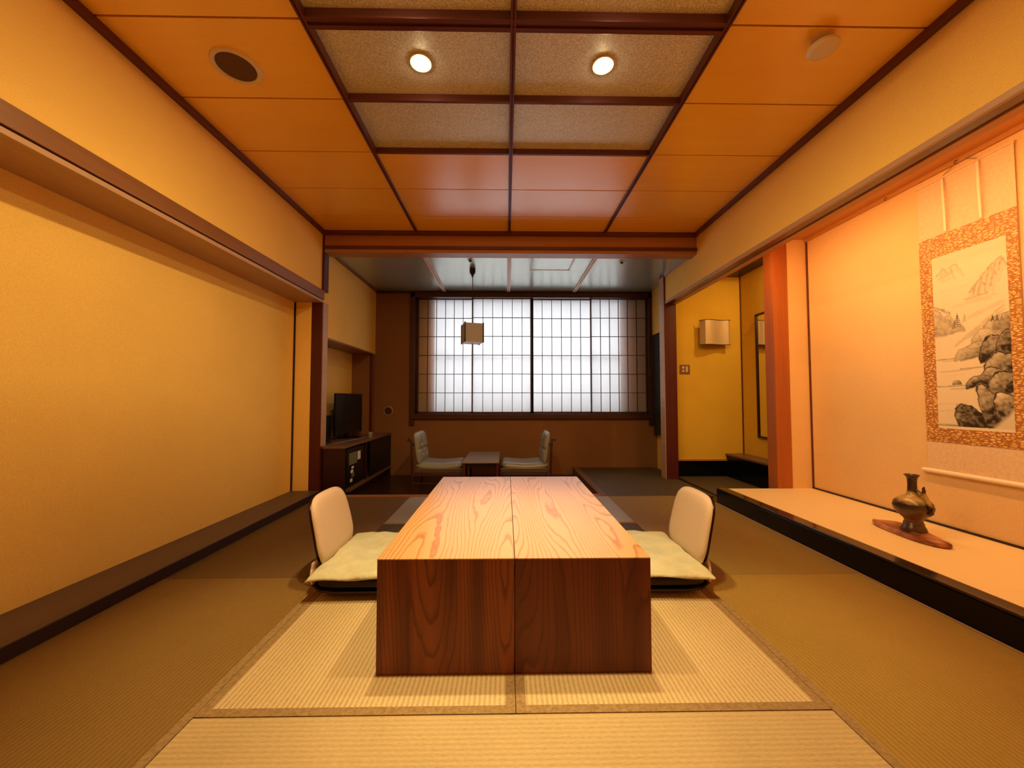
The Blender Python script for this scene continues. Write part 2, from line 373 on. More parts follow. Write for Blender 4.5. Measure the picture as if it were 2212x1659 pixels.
# right upper wall (header above the alcove opening)
struct(MB().box(XR, XR + .12, YB, 4.14, 1.925, CZ + .05).build('wall_right', 'wall'), 'upper tan wall on the right above the alcove opening', 'wall')
trim('pale_y', XR - .006, XR + .010, YB, 4.13, 1.898, 1.926, 'wooden lip along the bottom of the right upper wall, window light in its pale colour', 'beam')  # grazing window light on the lip put into the pale wood colour
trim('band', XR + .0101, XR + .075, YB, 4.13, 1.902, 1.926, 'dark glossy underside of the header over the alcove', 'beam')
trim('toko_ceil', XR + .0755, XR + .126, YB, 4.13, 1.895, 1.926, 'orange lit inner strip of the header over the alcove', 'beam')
# right wall nearer than the alcove (beyond the frame)
struct(MB().box(XR, XR + .12, YB, .45, 0, 1.925).build('wall_right_near', 'wall'), 'right wall nearer than the display alcove', 'wall')

# tatami room ceiling: boards with thin gaps, recessed leaf section in the middle
BX = [XL, -.805, .029, .892, XR]           # batten lines
LY = [-.99, -.58, -.17, .245, .657, 1.07, 1.482, 1.893, 2.308, 2.718, 3.133, YH]
cb = MB(); leaf = MB(); back = MB()
for i in range(len(LY) - 1):
    y0, y1 = LY[i] + .0045, LY[i + 1] - .0045
    for j in range(4):
        if j in (1, 2) and y1 < 2.32: 
            leaf.box(BX[j] + .01, BX[j + 1] - .01, y0, y1, CZ + .026, CZ + .04); continue
        cb.box(BX[j] + (.0 if j in (1, 2) else 0), BX[j + 1], y0, y1, CZ, CZ + .015)
cb.box(XL, XR, YB, -.99, CZ, CZ + .015)
struct(cb.build('ceiling', 'ply', None, .0008, 1), 'orange brown wooden board ceiling with thin joints', 'ceiling')
struct(leaf.build('ceiling_leaf_panels', 'leaf'), 'recessed grey speckled ceiling panels in the middle', 'ceiling panel')
struct(back.box(XL - .3, 2.0, YB, YH + .1, CZ + .045, CZ + .1).build('ceiling_backing', 'gap'), 'dark backing above the ceiling boards', 'ceiling')
names = ['left', 'middle', 'right']
for j, x in enumerate(BX[1:4]):
    mb = MB()
    mb.box(x - .0115, x - .0025, YB, YH, CZ - .014, CZ + .03); mb.box(x + .0025, x + .0115, YB, YH, CZ - .014, CZ + .03); mb.box(x - .003, x + .003, YB, YH, CZ - .006, CZ + .03)
    trim('batten', 0, 0, 0, 0, 0, 0, '%s double batten running lengthwise along the board ceiling' % names[j], 'ceiling batten', .001, mb)
for (yc, w, dz, lab) in ((2.308, .017, .006, 'farthest'), (1.893, .018, .008, 'middle'), (1.488, .05, .012, 'widest and nearest'), (1.07, .02, .008, 'unseen'), (.657, .02, .008, 'unseen'), (.245, .02, .008, 'unseen')):
    mb = MB()
    if w > .04:
        mb.box(BX[1], BX[3], yc - .027, yc - .008, CZ - dz, CZ + .035); mb.box(BX[1], BX[3], yc + .008, yc + .027, CZ - dz, CZ + .035); mb.box(BX[1], BX[3], yc - .01, yc + .01, CZ - .002, CZ + .03)
    else: mb.box(BX[1], BX[3], yc - w / 2, yc + w / 2, CZ - dz, CZ + .035)
    if lab != 'unseen': trim('batten_x', 0, 0, 0, 0, 0, 0, '%s crossbar of the recessed grey ceiling panels' % lab, 'ceiling batten', .001, mb)
trim('batten', XL, XL + .03, YB, YH, CZ - .03, CZ + .01, 'dark cornice between ceiling and left wall', 'cornice')
trim('batten', XR - .03, XR, YB, YH, CZ - .03, CZ + .01, 'dark cornice between ceiling and right wall', 'cornice')
# header beam between room and window hall
trim('batten_x', XL, XR, YH - .03, YH + .06, 2.335, CZ + .02, 'dark cornice strip on top of the header beam', 'cornice')
trim('beam', XL + .02, XR, YH, YH + .12, 2.235, 2.336, 'reddish header beam between tatami room and window hall', 'beam')
trim('batten_x', XL + .02, XR, YH - .014, YH + .06, 2.208, 2.236, 'dark lower strip of the header beam', 'beam')
trim('beam', XL + .02, XR, YH + .0, YH + .12, 2.178, 2.209, 'lowest lit strip of the header beam', 'beam')

# window hall
struct(MB().box(-2.05, 1.95, YH + .12, YW + .1, HZ, HZ + .05).build('ceiling_hall', 'hceil'), 'grey green ceiling of the window hall', 'ceiling')
struct(MB().box(-2.0, XL, YH + .10, YW + .1, 1.425, HZ + .02).build('wall_hall_left', 'wall'), 'tan wall above the television recess', 'wall')
struct(MB().box(-2.0, -1.89, YH + .10, YW + .1, -.1, 1.43).build('wall_hall_recess', 'wall'), 'tan recess wall behind the television', 'wall')
struct(MB().box(-1.888, XL - .001, 4.73, YW + .1, -.1, 1.424).build('wall_hall_recess_end', 'wall_shaded'), 'end wall of the television recess, shade put into its colour', 'wall')
trim('beam_y', -1.90, XL + .006, YH + .10, 4.735, 1.408, 1.428, 'thin wooden lintel over the television recess')
trim('beam_z', XL - .02, XL + .008, 4.725, 4.745, .43, 1.41, 'thin wooden edge on the far side of the television recess')
for x, lab in ((-.78, 'left'), (.032, 'middle'), (.868, 'right')):
    mb = MB().box(x - .021, x - .003, YH + .12, YW, HZ - .012, HZ + .01).box(x + .003, x + .021, YH + .12, YW, HZ - .012, HZ + .01).box(x - .004, x + .004, YH + .12, YW, HZ - .004, HZ + .01)
    trim('batten_pink', 0, 0, 0, 0, 0, 0, '%s pale double batten on the window hall ceiling' % lab, 'ceiling batten', .001, mb)
trim('beam_y', XL - .0, XL + .02, YH + .12, YW, HZ - .02, HZ + .01, 'wooden cornice of the hall ceiling on the left', 'cornice')
trim('pale_y', XR - .012, XR + .01, YH + .12, 4.14, HZ - .035, HZ - .0, 'pale wooden cornice of the hall ceiling on the right', 'cornice')
trim('dark_wood', XL, 1.86, YW - .03, YW, HZ - .03, HZ + .01, 'dark cornice over the shoji window', 'cornice')

# window wall with opening
WX0, WX1, WZ0, WZ1 = -1.165, 1.86, .62, 2.20
ww = MB().box(-2.1, WX0, YW, YW + .14, -.3, HZ + .05).box(WX1, 2.0, YW, YW + .14, -.3, HZ + .05).box(WX0, WX1, YW, YW + .14, -.3, WZ0).box(WX0, WX1, YW, YW + .14, WZ1, HZ + .05)
struct(ww.build('wall_window', 'wall_shaded'), 'brown wall around and under the shoji window, darkened in colour for shade', 'wall')
outer = MB().box(-2.1, -1.0, YW + .26, YW + .34, -.3, 2.6).box(1.56, 2.9, YW + .26, YW + .34, -.3, 2.6).box(-1.0, 1.56, YW + .26, YW + .34, -.3, .66).box(-1.0, 1.56, YW + .26, YW + .34, 2.2, 2.6)
outer.box(-1.9, 2.3, YW + .14, YW + .26, .50, .6).box(-1.9, 2.3, YW + .14, YW + .26, 2.24, 2.34).box(-2.0, -1.9, YW + .14, YW + .26, .5, 2.34).box(2.3, 2.4, YW + .14, YW + .26, .5, 2.34)
struct(outer.build('wall_outer', 'wall_shaded'), 'outer wall behind the curtains', 'wall')
# frame (sill, head, jambs)
fr = MB().box(WX0 - .04, WX1 + .02, YW - .03, YW + .13, 2.15, 2.21).box(WX0 - .02, WX1, YW - .045, YW + .13, .61, .665).box(WX0 - .045, WX0 + .015, YW - .03, YW + .13, .53, 2.21).box(WX1 - .05, WX1 + .02, YW - .03, YW + .13, .53, 2.21)
fr.box(WX0, WX1, YW - .01, YW + .12, .665, .68)
wf = struct(fr.build('window_1', 'window_wood', None, .003), 'wide window opening with a dark wooden frame', 'window')
gw = MB()
gw.box(-1.0, 1.56, YW + .285, YW + .31, .66, .70).box(-1.0, 1.56, YW + .285, YW + .31, 2.16, 2.2).box(-1.0, -.96, YW + .285, YW + .31, .66, 2.2).box(1.52, 1.56, YW + .285, YW + .31, .66, 2.2).box(-1.0, 1.56, YW + .28, YW + .31, 1.385, 1.43)
w2 = struct(gw.build('window_2', 'alu'), 'aluminium outer window behind the shoji screens', 'window')
gp = box('glass_pane', 'glass', -.96, 1.52, YW + .296, YW + .300, .70, 2.16, w2)

# four sliding shoji screens
pan = [(-1.137, -.424, YW + .075, 'far left'), (-.436, .345, YW + .035, 'second from left'), (.327, 1.106, YW + .075, 'second from right'), (1.082, 1.812, YW + .035, 'far right')]
for i, (x0, x1, y, lab) in enumerate(pan):
    t_ = thing('shoji_screen', '%s shoji screen of white paper on a fine lattice' % lab, 'shoji screen', ((x0 + x1) / 2, y, .68), 0, 'shoji screens in the window')
    w = (x1 - x0) / 2; H = 1.478
    f = MB().box(-w, -w + .016, -.012, .012, 0, H).box(w - .016, w, -.012, .012, 0, H).box(-w, w, -.012, .012, 0, .018).box(-w, w, -.012, .012, H - .016, H)
    if i == 1: f.box(w - .034, w, -.012, .012, 0, H)
    if i == 2: f.box(-w, -w + .026, -.012, .012, 0, H)
    f.build('frame', 'window_wood', t_)
    lt = MB()
    for k in range(1, 6):
        zc = .018 + (H - .034) * k / 6; lt.box(-w + .012, w - .012, -.008, .004, zc - .0036, zc + .0036)
        xc = -w + .016 + (2 * w - .032) * k / 6; lt.box(xc - .0033, xc + .0033, -.010, .006, .01, H - .01)
    lt.build('lattice', 'lattice', t_)
    box('paper', 'paper', -w + .008, w - .008, .0065, .0072, .008, H - .008, t_)
# curtains between shoji and glass
def curtain(x0, x1, y, z0, z1, amp, wl, mat, name, seed=0, lean=0.):
    rnd = random.Random(seed); n = int((x1 - x0) / .006); vs = []; fs = []
    ph = rnd.random() * 6
    for i in range(n + 1):
        x = x0 + (x1 - x0) * i / n
        a = amp * (math.sin(2 * math.pi * x / wl + ph) + .35 * math.sin(2 * math.pi * x / (wl * .43) + ph * 2))
        vs.append((x, y + a, z0)); vs.append((x + lean * (x - x0) / (x1 - x0), y + a * .8, z1))
    for i in range(n): fs.append((2 * i, 2 * i + 2, 2 * i + 3, 2 * i + 1))
    o = MB().add(vs, fs, True).build(name, mat)
    sol = o.modifiers.new('thick', 'SOLIDIFY'); sol.thickness = .0015 if mat != 'drape' else .004
    return o
lc = curtain(-1.05, 1.62, YW + .235, .62, 2.22, .010, .19, 'lace', 'lace_curtain', 3)
tag(lc, 'sheer white lace curtain glowing behind the shoji screens', 'curtain')
d1 = curtain(-1.55, -.93, YW + .118, .61, 2.23, .014, .075, 'drape', 'drape_curtain', 5)
tag(d1, 'beige drape gathered behind the left edge of the shoji window', 'curtain', 'drapes behind the shoji screens')
d2 = curtain(1.50, 1.76, YW + .118, .61, 2.23, .014, .075, 'drape', 'drape_curtain', 9, -.08)
tag(d2, 'beige drape hanging behind the right edge of the shoji window', 'curtain', 'drapes behind the shoji screens')

# right side of the hall: wall, post
struct(MB().box(1.86, 1.98, 4.43, YW + .1, 1.67, HZ + .05).box(1.915, 2.0, 4.43, YW + .1, -.1, 1.68).build('wall_hall_right', 'wall'), 'beige wall piece right of the shoji window', 'wall')
box_ = tag(MB().box(1.862, 1.905, 4.44, YW - .03, .42, 1.66).build('sliding_panel', 'blue_dark', None, .003), 'dark blue grey panel in the side wall right of the shoji window', 'panel')
trim('beam_z', 1.727, 1.855, 4.13, 4.26, -.012, HZ, 'dark red wooden post right of the shoji window', 'post')
trim('pale_y', 1.719, 1.728, 4.135, 4.255, 0, HZ - .03, 'added pale strip for window light on the window side of the right post', 'sheen strip')  # added strip, window light on the post face put into its pale colour
# passage with wall lamp
struct(MB().box(1.85, 2.80, 4.30, 4.42, .187, 2.28).build('wall_passage', 'wall_passage'), 'ochre wall of the side passage behind the wall lamp', 'wall')
struct(MB().box(1.85, 2.68, 4.285, 4.42, -.012, .172).build('baseboard_passage', 'lacquer'), 'black kickboard under the passage wall', 'baseboard')
trim('beam', 1.85, 2.50, 4.283, 4.31, .170, .188, 'thin reddish strip on top of the black kickboard')
struct(MB().box(2.67, 2.80, 3.0, 4.3, -.012, 2.3).build('wall_passage_right', 'wall_passage'), 'ochre wall carrying the tall mirror', 'wall')
trim('batten', 2.662, 2.672, 4.285, 4.302, .25, 2.25, 'thin dark corner strip beside the mirror wall')
struct(MB().box(1.86, 2.8, 3.17, 4.42, 2.25, 2.3).build('ceiling_passage', 'dark_wood'), 'dark ceiling of the side passage', 'ceiling')
sh = thing('wall_shelf', 'low wooden ledge shelf below the mirror in the side passage', 'shelf', (2.46, 3.9, 0))
box('shelf_board', 'console_top', 0, .21, -.68, .398, .232, .252, sh, .002)
box('front_panel', 'lacquer', .012, .03, -.68, .395, -.010, .232, sh)
mi = thing('wall_mirror', 'tall dark framed mirror on the wall of the side passage', 'mirror', (2.65, 3.62, 1.105))
box('mirror_pane', 'mirror', 0, .008, -.36, .37, -.63, .63, mi)
MB().box(-.012, .018, .37, .388, -.65, .65).box(-.012, .018, -.378, -.36, -.65, .65).box(-.012, .018, -.378, .388, .632, .65).box(-.012, .018, -.378, .388, -.65, -.632).build('mirror_frame', 'dark_wood', mi, .002)

# display alcove (tokonoma)
ty0 = .45
struct(MB().box(2.535, 2.65, ty0 - .1, 3.26, 0, 2.4).build('wall_alcove', 'wall_toko'), 'bright ochre back wall of the display alcove', 'wall')
struct(MB().box(2.36, 2.535, 3.16, 3.26, .0, 2.25).build('wall_alcove_end', 'wall_toko'), 'narrow ochre end wall of the display alcove', 'wall')
struct(MB().box(1.86, 2.535, ty0 - .1, ty0, 0, 2.4).build('wall_alcove_near', 'wall_toko'), 'near end wall of the display alcove', 'wall')
struct(MB().box(1.86, 2.535, ty0, 3.26, 2.205, 2.26).build('ceiling_alcove', 'toko_ceil'), 'orange wooden ceiling of the display alcove', 'ceiling')
trim('toko_ceil', 2.515, 2.535, ty0, 3.16, 2.180, 2.206, 'orange picture rail at the top of the alcove wall', 'rail')
trim('post_orange', 2.237, 2.362, 3.155, 3.27, -.012, 2.205, 'orange lit wooden post at the far end of the display alcove', 'post')
trim('batten', 2.526, 2.536, 3.146, 3.16, .125, 2.18, 'thin dark corner strip in the display alcove')
al = thing('alcove_platform', 'raised display platform with black lacquer front and yellow mat', 'platform', (1.75, 3.16, 0))
box('front_board', 'lacquer', 0, .06, ty0 - 3.16, .04, 0, .112, al, .004)
box('top_edge', 'edge_lacquer', .002, .078, ty0 - 3.16, .04, .1125, .124, al, .004)
box('mat', 'toko_tatami', .078, .785, ty0 - 3.16, -.001, .02, .125, al)
trim('pale_y', 1.738, 1.75, ty0, 3.2, 0, .004, 'thin pale strip at the foot of the black platform front')
trim('dark_wood', 2.523, 2.535, ty0, 3.155, .125, .137, 'thin dark strip between alcove mat and wall')
tb = thing('tube_lamp', 'fluorescent tube fitted behind the header of the display alcove', 'lamp', (1.895, 2.0, 2.15))
MB().box(-.03, .02, -1.0, 1.0, .02, .055).build('fitting', 'white', tb)
MB().lathe([(.012, -.98), (.012, .98)], 12, axis='Y').build('tube', 'tube', tb)

# ---------------------------------------------------------------- tatami mats
def mat(x0, x1, y0, y1, m, label, borders='', bw=.027, name='tatami_mat'):
    t_ = thing(name, label, 'tatami mat', ((x0 + x1) / 2, (y0 + y1) / 2, -.012), 0, 'tatami mats on the floor')
    e = .0012; a = (x1 - x0) / 2 - e; b = (y1 - y0) / 2 - e
    box('woven_surface', m, -a, a, -b, b, 0, .012, t_, .0012)
    for ch in borders:
        z = .0128
        q = {'l': (-a, -a + bw, -b, b), 'r': (a - bw, a, -b, b), 'f': (-a, a, -b, -b + bw), 'b': (-a, a, b - bw, b)}[ch]
        box('cloth_border', 'heri', q[0] - .0004, q[1] + .0004, q[2] - .0004, q[3] + .0004, .004, z + (.0004 if ch in 'fb' else 0), t_, .0008)
    return t_
mat(-.845, .905, .18, 1.085, 'tatami_x', 'nearest tatami mat laid crosswise in front of the table')
mat(-.845, .028, 1.085, 1.905, 'tatami_y', 'tatami mat under the front left of the table', 'lrf')
mat(.028, .905, 1.085, 1.905, 'tatami_y', 'tatami mat under the front right of the table', 'lrf')
mat(-.845, .905, 1.905, 2.69, 'tatami_back', 'tatami mat laid crosswise under the rear of the table, shade in its dark colour', '')
mat(-.845, .905, 2.69, YH, 'tatami_grey', 'tatami mat laid crosswise behind the table, window glare in its grey colour', 'f')
mat(-1.64, -.845, .18, 1.905, 'tatami_left', 'aged tatami mat at the lower left along the wall ledge, darkened in colour for shade', 'r')
mat(-1.64, -.845, 1.905, YH, 'tatami_left_back', 'tatami mat beside the left zaisu along the ledge, shade put into its colour', '')
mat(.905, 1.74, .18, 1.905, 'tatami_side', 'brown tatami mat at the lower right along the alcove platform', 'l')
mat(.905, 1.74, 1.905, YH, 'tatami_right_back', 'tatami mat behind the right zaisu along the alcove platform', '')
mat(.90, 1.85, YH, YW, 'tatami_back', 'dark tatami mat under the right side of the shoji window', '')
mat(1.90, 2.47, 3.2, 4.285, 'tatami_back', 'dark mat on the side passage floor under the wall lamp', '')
struct(MB().box(-1.64, 1.74, YB, .18, -.012, 0).build('floor_near', 'tatami_x'), 'tatami floor under the viewpoint', 'floor')
trim('beam', XL, .84, YH, YH + .07, -.09, .004, 'wooden sill at the step down to the window hall', 'sill')
trim('console_top', .838, .902, YH, YW, -.09, .004, 'brown wooden border between hall floor and dark mat', 'sill')

# ---------------------------------------------------------------- low table
tx0, tx1, ty, tyb, tz = -.405, .460, 1.236, 2.512, .357
sx = .028
tbl = thing('low_table', 'low cedar table with waterfall ends and a centre seam', 'table', (0, 0, 0))
for a, b, k in ((tx0, sx - .0012, 'l'), (sx + .0012, tx1, 'r')):
    MB().box(a, b, ty - .0006, tyb + .0006, tz - .0035, tz).box(a, b, ty + .031, tyb - .031, tz - .032, tz - .003).build('tabletop', 'top_' + k, tbl, .0008)
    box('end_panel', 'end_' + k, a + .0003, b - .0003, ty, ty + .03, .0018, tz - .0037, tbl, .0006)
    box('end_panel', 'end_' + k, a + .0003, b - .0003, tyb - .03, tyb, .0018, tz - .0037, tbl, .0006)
box('apron', 'dark_wood', tx0 + .04, tx1 - .04, ty + .031, tyb - .031, tz - .07, tz - .0322, tbl)

# ---------------------------------------------------------------- zaisu chairs and cushions
def superell(n, e=3.2):
    out = []
    for k in range(n):
        a = 2 * math.pi * k / n; c, s_ = math.cos(a), math.sin(a)
        out.append((math.copysign(abs(c) ** (2 / e), c), math.copysign(abs(s_) ** (2 / e), s_)))
    return out
def padded(name, mat, parent, prof, fn, thick, rings=7):
    """padded panel: prof = closed outline in (u,v) -1..1, fn(u,v,h) -> xyz, h = height along thickness"""
    vs = []; fs = []; n = len(prof)
    hs = []
    for side in (1, -1):
        base = len(vs)
        for r in range(rings):
            q = 1 - r / (rings - 1) * .985
            h = thick * (1 - (q ** 7)) ** .5 * .5 if side == 1 else thick * (1 - (q ** 14)) ** .5 * .5
            for (u, v) in prof: vs.append(fn(u * q, v * q, side * h))
        for r in range(rings - 1):
            for k in range(n):
                a = base + r * n + k; b = base + r * n + (k + 1) % n; fs.append((a, b, b + n, a + n) if side == 1 else (a, a + n, b + n, b))
        fs.append(tuple(base + (rings - 1) * n + k for k in range(n)) if side == 1 else tuple(base + (rings - 1) * n + k for k in range(n - 1, -1, -1)))
    o = MB().add(vs, fs, True).build(name, mat, parent)
    bm = bmesh.new(); bm.from_mesh(o.data); bmesh.ops.remove_doubles(bm, verts=bm.verts, dist=1e-5); bmesh.ops.recalc_face_normals(bm, faces=bm.faces); bm.to_mesh(o.data); bm.free()
    return o
# local frame: +x = facing the table, y = width, z up; origin on the floor under the seat centre
za = thing('zaisu_chair', 'legless floor chair with peach backrest left of the table', 'floor chair', (-.62, 1.945, .0016), 0, 'legless floor chairs at the low table')
def zfn(u, v, h):
    # u across (y), v up
    y = .012 + u * (.193 - .010 * v); z = .245 + v * .155
    t = (v + 1) / 2
    x = -.222 - .052 * t - .018 * t * t + .018 * (u * u) + h
    return (x, y, z)
bk = padded('backrest', 'peach', za, superell(56, 4.2), zfn, .034, 8)
def zfn2(u, v, h):
    x, y, z = zfn(u * .96, v * .97, 0); return (x - .017 + h, y, z)
bs = padded('back_shell', 'dark_wood', za, superell(48, 4.2), zfn2, .010, 5)
# bentwood tongue that carries the back down to the seat
vs = []; fs = []
path = [(-.238, .125, .185), (-.240, .10, .19), (-.236, .075, .205), (-.222, .05, .225), (-.218, .046, .225), (-.19, .032, .235), (-.12, .026, .24), (.22, .026, .235), (.245, .028, .21)]
for (x, z, w) in path:
    for dz in (0, -.010):
        for s_ in (-1, 1): vs.append((x + (dz * 1.0 if z > .04 else 0), s_ * w, z + (dz if z <= .04 else 0)))
for i in range(len(path) - 1):
    a = 4 * i; fs += [(a, a + 1, a + 5, a + 4), (a + 2, a + 6, a + 7, a + 3), (a, a + 4, a + 6, a + 2), (a + 1, a + 3, a + 7, a + 5)]
fs += [(0, 2, 3, 1), (4 * len(path) - 4, 4 * len(path) - 3, 4 * len(path) - 1, 4 * len(path) - 2)]
MB().add(vs[:16], [f for f in fs if max(f) < 16] + [(12, 13, 15, 14)], False).build('back_tongue', 'peach', za, .001)
MB().add(vs[16:], [tuple(i - 16 for i in f) for f in fs if min(f) >= 16] + [(0, 2, 3, 1)], False).build('seat_shell', 'dark_wood', za, .001)
box('rear_foot', 'dark_wood', -.20, -.17, -.19, .19, 0, .027, za, .003); box('front_foot', 'dark_wood', .19, .215, -.19, .19, 0, .027, za, .003)
def padfn(u, v, h): return (.0 + u * .215, v * .265, .056 + h)
padded('seat_pad', 'pad', za, superell(48, 6), padfn, .05, 6)
zb = dup(za, (.62 + .058, 1.945, .0016), math.pi, 'legless floor chair with peach backrest right of the table')

def cushion(label, loc, rz, seed):
    rnd = random.Random(seed); N = 48; hw, hd = .30, .287
    ph = [rnd.uniform(0, 6.28) for _ in range(8)]
    def pos(u, v, side):
        # pincushion outline: corners pulled out
        pu = u * (1 - .035 * (1 - v * v)); pv = v * (1 - .035 * (1 - u * u))
        x, y = pu * hw, pv * hd
        body = ((1 - u ** 6) * (1 - v ** 6)) ** .6
        wr = .0045 * math.sin(9 * u + 5 * v + ph[0]) + .003 * math.sin(13 * v - 7 * u + ph[1]) + .003 * math.sin(21 * u * v + ph[2])
        edge = .004 * math.sin(7 * u + ph[3]) + .004 * math.sin(8 * v + ph[4])
        fold = .011 * math.exp(-((v + .72 - .25 * u) / .10) ** 2) * math.exp(-((u + .35) / .45) ** 2)
        corner = (abs(u) ** 5) * (abs(v) ** 5)
        z = .098 + edge * (1 - body) - .010 * corner
        if side > 0: z += body * (.024 + wr - fold)
        else: z -= body * .014
        return (x, y, z)
    vs = []; fs = []
    for side in (1, -1):
        base = len(vs)
        for i in range(N + 1):
            for j in range(N + 1): vs.append(pos(-1 + 2 * i / N, -1 + 2 * j / N, side))
        for i in range(N):
            for j in range(N):
                a = base + i * (N + 1) + j; q = (a, a + N + 1, a + N + 2, a + 1); fs.append(q if side > 0 else q[::-1])
    t_ = thing('seat_cushion', label, 'cushion', loc, rz, 'square green cushions on the floor chairs')
    o = MB().add(vs, fs, True).build('cover', 'green', t_)
    bm = bmesh.new(); bm.from_mesh(o.data); bmesh.ops.remove_doubles(bm, verts=bm.verts, dist=1e-4); bmesh.ops.recalc_face_normals(bm, faces=bm.faces); bm.to_mesh(o.data); bm.free()
    # short corner tassels
    ms = MB()
    for k in range(3): ms.tube([(-.285, -.265, .096), (-.288 - .002 * k, -.268, .085), (-.286 - .005 * k, -.270, .074 + .003 * k)], .0010, 5)
    ms.build('tassel', 'ivory', t_)
    return t_
cushion('pale green square cushion on the left floor chair', (-.553, 1.945, 0), 0, 4)
cushion('pale green square cushion on the right floor chair', (.608, 1.945, 0), math.pi, 11)

# ---------------------------------------------------------------- hanging scroll with ink landscape
PW, PH = 150, 440
def vnoise(u, v, fx, fy, seed):
    r = np.random.RandomState(seed); gx, gy = int(fx) + 3, int(fy) + 3; G_ = r.rand(gy, gx)
    x, y = u * fx, v * fy; xi, yi = np.floor(x).astype(int), np.floor(y).astype(int); a, b = x - xi, y - yi
    xi = np.clip(xi, 0, gx - 2); yi = np.clip(yi, 0, gy - 2)
    a = a * a * (3 - 2 * a); b = b * b * (3 - 2 * b)
    return (G_[yi, xi] * (1 - a) + G_[yi, xi + 1] * a) * (1 - b) + (G_[yi + 1, xi] * (1 - a) + G_[yi + 1, xi + 1] * a) * b
def painting():
    V, U = np.mgrid[0:PH + 1, 0:PW + 1]; U = U / PW; V = V / PH
    n = vnoise(U, V, 5, 9, 1) * .5 + vnoise(U, V, 12, 26, 2) * .3 + vnoise(U, V, 40, 90, 3) * .2
    n2 = vnoise((U + V * .5) / 1.5, V, 34, 95, 5) * .5 + vnoise((U + 1 - V) / 2, V, 60, 60, 8) * .5
    D = .05 + .10 * np.clip(n - .45, 0, 1)                           # ink darkness 0..1
    def sm(a, b, x): t = np.clip((x - a) / (b - a), 0, 1); return t * t * (3 - 2 * t)
    def stroke(x0, y0, x1, y1, w, d, wob=.01):
        nonlocal D
        dx, dy = x1 - x0, (y1 - y0) * 2.9; L = math.hypot(dx, dy)
        px, py = U - x0 + wob * (n - .5) * 4, (V - y0) * 2.9 + wob * (n2 - .5) * 3
        t = np.clip((px * dx + py * dy) / L ** 2, 0, 1)
        dist = np.hypot(px - t * dx, py - t * dy); ww = w * (1 - .6 * np.abs(t - .4))
        D = np.maximum(D, d * np.exp(-(dist / ww) ** 2) * (.6 + .6 * n2))
    def rock(cx, cy, rx, ry, rot, lo, hi, rough=.25):
        """domed boulder: pale crown, dark foot; cy is the foot"""
        nonlocal D
        X, Y = U - cx, (V - cy) * 2.9; c, s_ = math.cos(rot), math.sin(rot); x = (X * c + Y * s_) / rx; y = (-X * s_ + Y * c) / (ry * 2.9)
        r = np.sqrt(x * x + y * y) + rough * (n - .5) + .10 * (n2 - .5)
        msk = (1 - sm(.94, 1.0, r)) * (1 - sm(-.02, .12, y))
        t = np.clip(-y, 0, 1)
        side = np.clip(.5 + .5 * x, 0, 1)
        val = lo + (hi - lo) * np.clip((1 - t) * .75 + .45 * side * t + .5 * (n2 - .5) + .5 * (n - .5), 0, 1)
        rim = np.exp(-((r - .93) / .05) ** 2) * hi * .8
        D = D * (1 - msk) + np.maximum(val, rim) * msk
    # far mountains, faint
    for (a, b, c, d_) in ((.06, .115, .16, .075), (.16, .075, .22, .11), (.22, .085, .34, .07), (.34, .07, .42, .115), (.10, .13, .30, .11), (.14, .09, .14, .12), (.27, .085, .30, .12)): stroke(a, b, c, d_, .026, .30); stroke(a + .02, b + .02, c + .03, d_ + .03, .05, .16)
    for (a, b, c, d_) in ((.52, .25, .66, .19), (.66, .19, .80, .13), (.80, .13, .93, .10), (.60, .215, .56, .27), (.70, .175, .62, .27), (.78, .145, .72, .26), (.86, .12, .80, .24), (.93, .105, .90, .17), (.93, .10, 1.0, .15), (.45, .28, .75, .27), (.66, .20, .74, .23), (.80, .14, .88, .19)): stroke(a, b, c, d_, .026, .36); stroke(a + .02, b + .015, c + .02, d_ + .03, .055, .17)
    for (a, b, c, d_, k) in ((.3, .31, .9, .285, .14), (.1, .21, .5, .205, .10), (.5, .385, .95, .33, .18)): stroke(a, b, c, d_, .05, k)
    # left cliff
    rock(.03, .46, .17, .17, 0, .06, .50); rock(.16, .455, .14, .12, .1, .05, .45); rock(.32, .455, .14, .05, 0, .05, .45)
    for k in range(9): x = .03 + .03 * k; stroke(x, .32 + .010 * k, x + .03, .40 + .005 * k, .010, .45)
    for k in range(7): x = .02 + .035 * k; stroke(x, .285 + .008 * k, x + .012, .30 + .008 * k, .016, .55)
    def pine(x, y, h, d=.85):
        stroke(x, y - h, x, y, .006, d, .0)
        for k in range(6):
            t = (k + 1) / 6; w = .05 * t * h / .06; stroke(x - w, y - h * (1 - t) + .006, x, y - h * (1 - t) - .002, .008, d, .003); stroke(x + w, y - h * (1 - t) + .006, x, y - h * (1 - t) - .002, .008, d, .003)
    pine(.34, .425, .075, .8); pine(.24, .42, .045, .55); pine(.30, .43, .05, .6); pine(.44, .40, .04, .35)
    for (a, b, c, d_) in ((.0, .445, .12, .465), (.12, .465, .26, .46), (.26, .46, .42, .44)): stroke(a, b, c, d_, .010, .5)
    # diagonal misty ridge and mid boulders
    for k in range(6): stroke(.30 + .03 * k, .53 - .008 * k, .95, .35 + .022 * k, .035, .26)
    rock(.90, .50, .24, .11, -.15, .10, .60); rock(.72, .53, .22, .075, -.2, .08, .55); rock(.98, .47, .20, .09, 0, .15, .65)
    for k in range(3): pine(.80 + .055 * k, .42 + .003 * k, .03, .75)
    rock(.62, .60, .26, .085, -.2, .12, .72); rock(.44, .605, .17, .06, -.25, .10, .60)
    rock(.86, .62, .26, .13, -.2, .30, 1.0, .35); rock(.98, .60, .16, .14, 0, .35, 1.0, .35)
